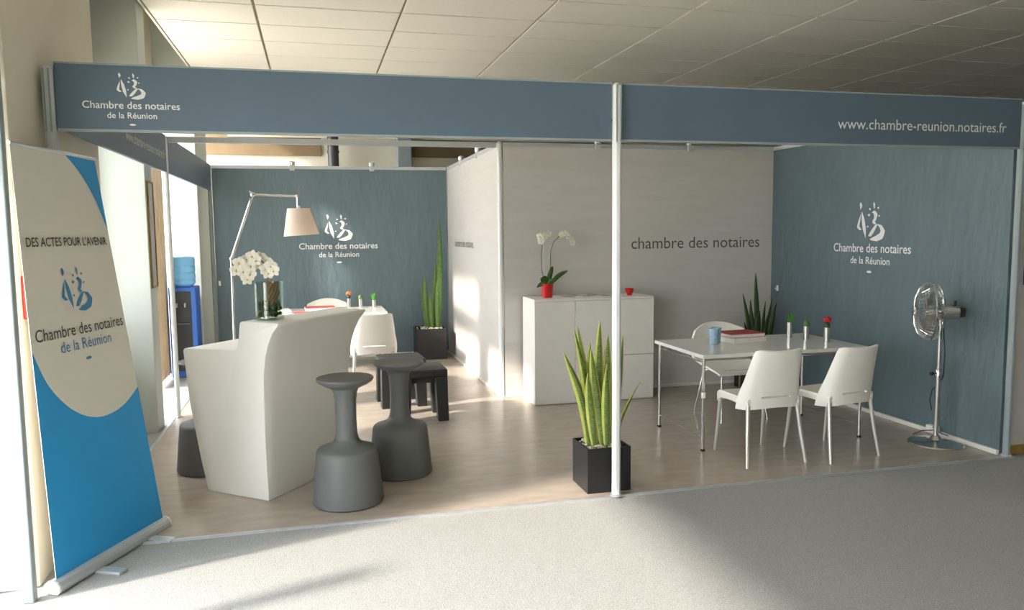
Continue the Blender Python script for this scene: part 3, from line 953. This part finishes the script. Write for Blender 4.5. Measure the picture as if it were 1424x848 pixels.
# leaflets
for i, (x, y, a) in enumerate([(.58, 2.68, 5), (.66, 2.75, -8), (.76, 2.69, 12), (.86, 2.74, -4), (.95, 2.68, 7)]):
    t = thing('leaflet_stack', ['thin stack of printed leaflets right beside the red orchid pot', 'thin stack of printed leaflets in the middle of the row on the cabinet', 'thin stack of printed leaflets closest to the small red bowl'][0 if i == 0 else 2 if i == 4 else 1], 'leaflets', (x, y, cz), R(a), 'leaflets on the cabinet')
    MB().box(-.05, .05, -.075, .075, 0, .006 + .002 * (i % 2)).build('paper_block', 'paper', t)
    MB().box(-.05, .05, -.075, .075, .006 + .002 * (i % 2), .0075 + .002 * (i % 2)).build('cover', 'leaflet', t)

# =================================================================== PLANTS
def blade(base, tip, wd, tw=0.3, bend=(0, 0, 0), yaw=0.0):
    b_, t_ = Vector(base), Vector(tip)
    mb = MB(); nv = 14; wd *= 1.18
    cols = [-1, -.6, 0, .6, 1]
    vv = []
    for j in range(nv + 1):
        v = j / nv
        w_ = wd * (.55 + .45 * math.sin(math.pi * min(1, v * 1.15)) if v < .5 else math.cos((v - .5) * math.pi) ** .75 if v < 1 else .02)
        w_ = max(w_, wd * .03)
        p = b_.lerp(t_, v) + Vector(bend) * math.sin(math.pi * v)
        an = yaw + tw * v
        s_ = Vector((math.cos(an), math.sin(an), 0)); q_ = Vector((-math.sin(an), math.cos(an), 0))
        for c in cols: vv.append(p + s_ * w_ * c + q_ * (abs(c) ** 1.5) * w_ * .45)
        for c in cols: vv.append(p + s_ * w_ * c + q_ * ((abs(c) ** 1.5) * w_ * .45 + .0035))
    ff, mi = [], []
    for j in range(nv):
        a, b = j * 10, (j + 1) * 10
        for c in range(4):
            ff.append((a + c, a + c + 1, b + c + 1, b + c)); mi.append(1 if c in (0, 3) else 0)
            ff.append((a + 5 + c, b + 5 + c, b + 6 + c, a + 6 + c)); mi.append(1 if c in (0, 3) else 0)
        ff.append((a, b, b + 5, a + 5)); mi.append(1)
        ff.append((a + 4, a + 9, b + 9, b + 4)); mi.append(1)
    n0 = len(mb.f)
    mb.add(vv, ff); mb.mi = mi
    return mb
def planter(name, label, loc, w, h, leaves, mats, rz=0.0, pebbles=True):
    t = thing(name, label, 'plant', loc, rz)
    p = MB(); a, b = w / 2, w / 2 - .012
    vs_ = [(-a, -a, 0), (a, -a, 0), (a, a, 0), (-a, a, 0), (-a, -a, h), (a, -a, h), (a, a, h), (-a, a, h),
           (-b, -b, h), (b, -b, h), (b, b, h), (-b, b, h), (-b, -b, h - .05), (b, -b, h - .05), (b, b, h - .05), (-b, b, h - .05)]
    fs_ = [(0, 3, 2, 1), (12, 13, 14, 15)]
    for i in range(4):
        k = (i + 1) % 4
        fs_ += [(i, k, 4 + k, 4 + i), (4 + i, 4 + k, 8 + k, 8 + i), (8 + i, 8 + k, 12 + k, 12 + i)]
    p.add(vs_, fs_)
    p.build('pot', 'planter', t, bevel=0.003)
    pb = MB()
    for k in range(130):
        r_ = random.uniform(.007, .013)
        pb.blob((random.uniform(-b + .014, b - .014), random.uniform(-b + .014, b - .014), h - .022 + random.uniform(0, .022)), (r_, r_ * .8, r_ * .6), 6, 4)
    o = pb.build('pebbles', 'pebble', t, smooth=True); o['kind'] = 'stuff'
    for lf in leaves:
        blade(*lf).build('leaf', mats, t, smooth=True)
    return t
# front planter (leaf: base, tip, half width, twist, bend, yaw); coordinates relative to the pot
PH = .285
def L(bx, by, tx, ty, tz_, w, tw=.3, bend=(0, 0, 0), yaw=0.0, h=PH): return ((bx, by, h - .03), (tx, ty, tz_), w, tw, bend, yaw)
front = [
    L(-.03, -.03, -.015, -.02, 1.07, .030, .2), L(-.07, -.02, -.185, -.02, 1.02, .026, .4, (.03, 0, 0), .2), L(-.08, .02, -.15, .03, 1.04, .026, -.3, (.02, 0, 0)),
    L(-.09, -.03, -.26, -.03, .885, .032, .3, (.05, 0, -.02), .1), L(-.05, .03, -.06, .04, .93, .028, .4), L(.0, -.05, -.09, -.06, .90, .030, .2),
    L(.03, 0, .05, .01, .98, .030, -.2), L(.07, -.02, .14, -.02, .97, .020, .3, (.01, 0, 0)), L(.07, .02, .115, .02, .92, .030, .2), L(.09, 0, .27, .0, .66, .016, .5, (-.02, 0, 0), .3),
    L(.05, .05, .08, .06, .85, .028, .3), L(-.01, .05, .01, .06, .88, .028, -.3), L(-.06, -.06, -.115, -.07, .75, .028, .2), L(.02, -.06, .015, -.07, .80, .028, .2),
]
planter('snake_plant', 'variegated snake plant in a black cube planter behind the white front post', (-.02, .185, 0), .29, PH, front, ['leafvar', 'leafyellow'])
CH = .40
def L2(*a, **k): return L(*a, h=CH, **k)
corner = [L2(.12, 0, .155, .0, 1.80, .034, .25, (.012, 0, 0)), L2(.09, .03, .13, .03, 1.42, .032, -.2), L2(.0, 0, -.05, .0, 1.10, .030, .3, (-.02, 0, 0)),
          L2(.05, .02, .10, .02, 1.25, .030, .2), L2(-.03, .03, -.09, .03, .97, .028, .3), L2(.10, -.04, .10, -.05, 1.0, .028, .1), L2(.03, -.03, .0, -.04, .85, .026, .2)]
planter('snake_plant', 'tall snake plant in a black cube planter in the back wall corner', (-.335, 5.62, 0), .38, CH, corner, ['leafmid', 'leafgreen'])
BH = .45
def L3(*a, **k): return L(*a, h=BH, **k)
dark = [L3(-.02, 0, -.06, 0, 1.19, .026, .2, (.01, 0, 0)), L3(-.10, 0, -.20, .0, .985, .020, .3, (.02, 0, 0)), L3(-.07, .02, -.10, .02, .92, .018, -.3), L3(-.03, -.02, -.13, -.02, .91, .018, .3),
        L3(.03, 0, .06, 0, .90, .018, .4), L3(.0, .03, .02, .04, .80, .03, .2), L3(.07, .02, .15, .02, .93, .016, .3), L3(.10, .02, .20, .02, .88, .016, .2), L3(.05, -.02, .085, -.02, .78, .024, .3),
        L3(-.06, -.03, -.04, -.04, .80, .026, .2), L3(-.10, -.02, -.19, -.02, .70, .016, .3), L3(.11, 0, .17, .0, .80, .016, .1)]
planter('snake_plant', 'dark green snake plant in a black planter behind the meeting table', (2.63, 2.62, 0), .36, BH, dark, ['leafdark', 'leafgreen'])

# =================================================================== LOW DARK STOOLS
def low_stool(label):
    t = thing('low_stool', label, 'stool')
    w = .21
    MB().box(-w, w, -w, w, .385, .455).build('seat', 'black', t, bevel=0.012)
    for sx in (-1, 1):
        for sy in (-1, 1):
            x, y = sx * (w - .055), sy * (w - .055)
            l = MB()
            a, b = .054, .047
            ox, oy = sx * .012, sy * .012
            l.add([(x - b + ox, y - b + oy, 0), (x + b + ox, y - b + oy, 0), (x + b + ox, y + b + oy, 0), (x - b + ox, y + b + oy, 0),
                   (x - a, y - a, .39), (x + a, y - a, .39), (x + a, y + a, .39), (x - a, y + a, .39)],
                  [(0, 3, 2, 1), (4, 5, 6, 7), (0, 1, 5, 4), (1, 2, 6, 5), (2, 3, 7, 6), (3, 0, 4, 7)])
            l.build('leg', 'black', t, bevel=0.006)
    a_ = MB()
    for s_ in (-1, 1):
        a_.box(-w + .08, w - .08, s_ * (w - .045) - .02, s_ * (w - .045) + .02, .34, .387)
        a_.box(s_ * (w - .045) - .02, s_ * (w - .045) + .02, -w + .08, w - .08, .34, .387)
    a_.build('apron', 'black', t)
    return t
ls = low_stool('low black square stool with thick legs next to the bar stools')
ls.location = (-.89, 2.38, 0)
dup(ls, (-1.0, 3.0, 0), R(3), 'low black square stool standing behind the other low stool')

# =================================================================== DESK AT THE BACK WALL
dz = .74
dsk = thing('desk', 'white desk with chrome legs before the grey back wall', 'table')
MB().box(-2.35, -.98, 4.45, 5.22, dz - .028, dz).build('desktop', 'tabletop', dsk, bevel=0.004)
for x in (-2.31, -1.02):
    for y in (4.49, 5.18):
        MB().tube([(x, y, 0), (x, y, dz - .028)], .0125, 10).build('leg', 'chrome', dsk, smooth=True)
    w_ = MB(); w_.tube([(x, 4.49, .1), (x, 5.18, .1)], .004, 6); w_.build('wire_brace', 'chrome', dsk)
def flat_item(name, label, cat, loc, rz, w, d, h, mt, top):
    t = thing(name, label, cat, loc, R(rz))
    MB().box(-w/2, w/2, -d/2, d/2, 0, h * .8).build('sheets', mt, t)
    MB().box(-w/2, w/2, -d/2, d/2, h * .8, h).build('cover', top, t)
    return t
flat_item('folder', 'red folder lying on the back desk, next to the shell chair', 'folder', (-1.72, 5.02, dz), 5, .34, .24, .03, 'paper', 'pinkred')
flat_item('folder', 'thin red folder at the front edge of the back desk', 'folder', (-1.86, 4.60, dz), -10, .32, .22, .014, 'paper', 'pinkred')
flat_item('paper_stack', 'stack of white paper on the back desk', 'paper', (-2.18, 4.92, dz), 8, .24, .32, .02, 'paper', 'paper')
bud_vase((-1.38, 5.12, dz), 'small steel bud vase with an orange blossom on the back desk', 'orangeflower', .11)
bud_vase((-1.245, 5.06, dz), 'small steel bud vase with a pale cactus on the back desk', 'cactus', .10)
bud_vase((-1.09, 5.02, dz), 'small steel bud vase with short grass on the back desk', 'grass', .09)

# =================================================================== PEDESTAL FAN
fx, fy = 2.745, .38
fan = thing('pedestal_fan', 'chrome pedestal fan with wire cage standing by the grey side wall', 'fan', (fx, fy, 0))
MB().lathe([(.001, 0), (.192, 0), (.195, .008), (.188, .018), (.12, .028), (.045, .04), (.03, .06), (.022, .07)], 56).build('base', 'chrome', fan, smooth=True)
po = MB(); po.tube([(0, 0, .05), (.0, 0, .56)], .017, 16); po.tube([(0, 0, .54), (.0, 0, .92)], .0125, 16)
po.build('pole', 'steel', fan, smooth=True)
MB().lathe([(.024, .52), (.024, .57), (.018, .58)], 18).build('collar', 'chrome', fan, smooth=True)
kn = MB(); kn.tube([(-.02, 0, .545), (-.05, 0, .545)], .006, 8); kn.tube([(-.05, 0, .545), (-.07, 0, .545)], .013, 10)
kn.build('knob', 'black', fan, smooth=True)
an = R(148)
AX = Vector((math.cos(an), math.sin(an), .02)).normalized()
SD = AX.cross(Vector((0, 0, 1))).normalized(); UPV = SD.cross(AX)
HCN = Vector((-.01, 0, 1.01))
mtr = MB()
mtr.tube([HCN + AX * -.13, HCN + AX * -.125, HCN + AX * -.02, HCN + AX * .0], [.035, .05, .06, .045], 20)
mtr.tube([HCN + AX * .0, HCN + AX * .10], .02, 14)
mtr.build('motor', 'chrome', fan, smooth=True)
mc = MB(); mc.tube([HCN + AX * -.165, HCN + AX * -.13], [.032, .042], 18); mc.tube([HCN + AX * -.10 + Vector((0, 0, .05)), HCN + AX * -.10 + Vector((0, 0, .085))], .009, 8)
mc.build('motor_cap', 'black', fan, smooth=True)
nk = MB(); nk.tube([(0, 0, .90), (0, 0, .96)], .02, 14); nk.blob((0, 0, .965), .026, 12, 8); nk.build('neck', 'steel', fan, smooth=True)
def cage(name, prof, nw):
    c = MB()
    for k in range(nw):
        a = 2 * math.pi * k / nw
        d = SD * math.cos(a) + UPV * math.sin(a)
        c.tube([HCN + d * r_ + AX * x for r_, x in prof], 0.0016, 4, caps=False)
    return c
def ring(c, r_, x, th):
    c.tube([HCN + (SD * math.cos(2 * math.pi * k / 48) + UPV * math.sin(2 * math.pi * k / 48)) * r_ + AX * x for k in range(49)], th, 6, caps=False)
fc = cage('f', [(.03, .175), (.10, .17), (.17, .145), (.208, .10), (.217, .06)], 44)
ring(fc, .217, .06, .005); ring(fc, .13, .162, .0025); ring(fc, .19, .125, .0025)
fc.build('front_guard', 'chrome', fan)
rc = cage('r', [(.05, -.02), (.12, -.02), (.18, .0), (.21, .03), (.217, .06)], 44)
ring(rc, .12, -.02, .0025); ring(rc, .19, .01, .0025)
rc.build('rear_guard', 'chrome', fan)
hb = MB(); hb.tube([HCN + AX * .165, HCN + AX * .182, HCN + AX * .186], [.036, .036, .026], 24); hb.build('front_badge', 'chrome', fan, smooth=True)
for k in range(4):
    a0 = k * math.pi / 2 + .3
    def bf_(u, v, a0=a0):
        r_ = .03 + .155 * v
        a = a0 + (u - .5) * (.75 + .35 * math.sin(math.pi * v))
        d = SD * math.cos(a) + UPV * math.sin(a)
        return HCN + d * r_ + AX * (.075 + (u - .5) * .05)
    MB().sheet(bf_, 6, 8, .002).build('blade', 'steel', fan, smooth=True)
cd = MB()
cd.tube([(.03, .01, .95), (.05, .01, .8), (.06, .01, .68), (.055, .01, .52), (.02, .012, .46), (-.03, .02, .42), (-.05, .02, .34), (-.02, .03, .26)], .004, 6)
cd.tube([(-.10, .12, .055), (-.05, .08, .09), (.02, .03, .1), (.08, .03, .07), (.13, .02, .05)], .004, 6)
cd.build('cord', 'black', fan, smooth=True)
pg = thing('power_plug', 'white multi-socket plug on the skirting behind the fan', 'plug', (2.93, .60, .036))
MB().box(-.035, .014, -.05, .05, 0, .045).build('housing', 'plastic', pg, bevel=0.008)
MB().tube([(-.03, -.02, .03), (-.05, -.05, .05), (-.05, -.09, .02)], .004, 6).build('cord', 'black', pg)

# =================================================================== SMALL FITTINGS
def fitting(label, loc, rz):
    t = thing('wall_hook', label, 'fitting', loc, rz)
    MB().box(-.014, .014, -.01, 0, -.03, .03).build('plate', 'plastic', t, bevel=0.003)
    MB().tube([(0, -.01, -.01), (0, -.025, -.01), (0, -.03, .005)], .006, 8).build('hook', 'plastic', t, smooth=True)
fitting('small white hook fixed to the grey side wall above the dark green plant', (2.97, 2.84, 1.01), R(-90))
fitting('small white hook fixed to the grey back wall near the floor lamp', (-2.93, 5.97, 1.02), 0)
cp = thing('call_point', 'red alarm call point on the beige pillar beside the banner', 'alarm', (WX, -.37, 1.36))
MB().box(0, .035, -.05, .05, -.1, .1).build('housing', 'callred', cp, bevel=0.006)
MB().box(.035, .038, -.03, .03, -.04, .03).build('push_plate', 'paper', cp)
nf = thing('notice_frame', 'narrow grey framed notice on the pillar by the window bay', 'picture', (WX, 2.64, 1.2))
fr = MB(); fr.box(0, .015, -.11, .11, 0, .015); fr.box(0, .015, -.11, .11, .865, .88); fr.box(0, .015, -.11, -.098, .015, .865); fr.box(0, .015, .098, .11, .015, .865)
fr.build('frame', 'wood', nf)
MB().box(0, .008, -.098, .098, .015, .865).build('sheet', 'notice', nf)

cu_ = MB()
cu_.sheet(lambda u, v: (-3.44 + .02 * math.sin(u * 40), 4.45 + .8 * u, .03 + 3.2 * v), 80, 4, .004)
tag(cu_.build('curtain', 'curtain', smooth=True), 'sand coloured curtain hanging in the window bay behind the water cooler', 'curtain')

# =================================================================== WATER COOLER
wc = thing('water_cooler', 'blue water cooler with upturned bottle standing in the window bay', 'water cooler', (-3.245, 5.27, -.012))
cbm = MB(); cbm.box(-.15, .15, -.15, .16, 0, 1.05)
cbm.build('body', 'coolerblue', wc, bevel=0.015)
MB().box(-.12, .09, -.158, -.149, .08, 1.0).build('front_panel', 'black', wc, bevel=0.004)
MB().box(-.10, .07, -.20, -.158, .62, .645).build('drip_tray', 'duct', wc, bevel=0.004)
for x, mm in ((-.06, 'callred'), (.03, 'coolerblue')):
    tp = MB(); tp.tube([(x, -.155, .86), (x, -.19, .86), (x, -.195, .82)], .012, 10); tp.build('tap', 'steel', wc, smooth=True)
MB().lathe([(.04, 1.04), (.09, 1.05), (.125, 1.08), (.130, 1.12), (.124, 1.13), (.130, 1.14), (.130, 1.20), (.124, 1.21), (.130, 1.22), (.130, 1.28), (.124, 1.29), (.130, 1.30), (.130, 1.36), (.12, 1.39), (.08, 1.40)], 32).build('bottle', 'bottleblue', wc, smooth=True)

# unseen post, added outside the glazed door to cast a shadow stripe on carpet
bo = thing('shadow_post', 'tall grey post added unseen outside the glazed door to cast a shadow stripe', 'shadow_post', (-3.95, -1.50, -.03))
MB().lathe([(.06, 0), (.06, 1.42), (.05, 1.46), (.03, 1.48)], 24).build('shaft', 'jamb', bo, smooth=True)
MB().lathe([(.1, 0), (.1, .02), (.07, .03)], 24).build('foot', 'duct', bo, smooth=True)

# pieces that belong to a part rather than to the whole thing
def under(root, part, *kids):
    ps = [c for c in root.children if c.name.split('.')[0] == part]
    for c in list(root.children):
        if c.name.split('.')[0] in kids: c.parent = ps[0]
under(wc, 'front_panel', 'tap', 'drip_tray')
under(fan, 'front_guard', 'front_badge')
under(fan, 'motor', 'motor_cap')
under(fan, 'collar', 'knob')
under(la, 'lamp_shade', 'spokes', 'bulb', 'socket')
under(op, 'stem', 'flower')
under(va, 'stem', 'flower')
under(bn, 'cassette', 'end_cap', 'foot')
under(bn, 'banner_sheet', 'blue_print', 'lettering', 'emblem', 'dash_mark')
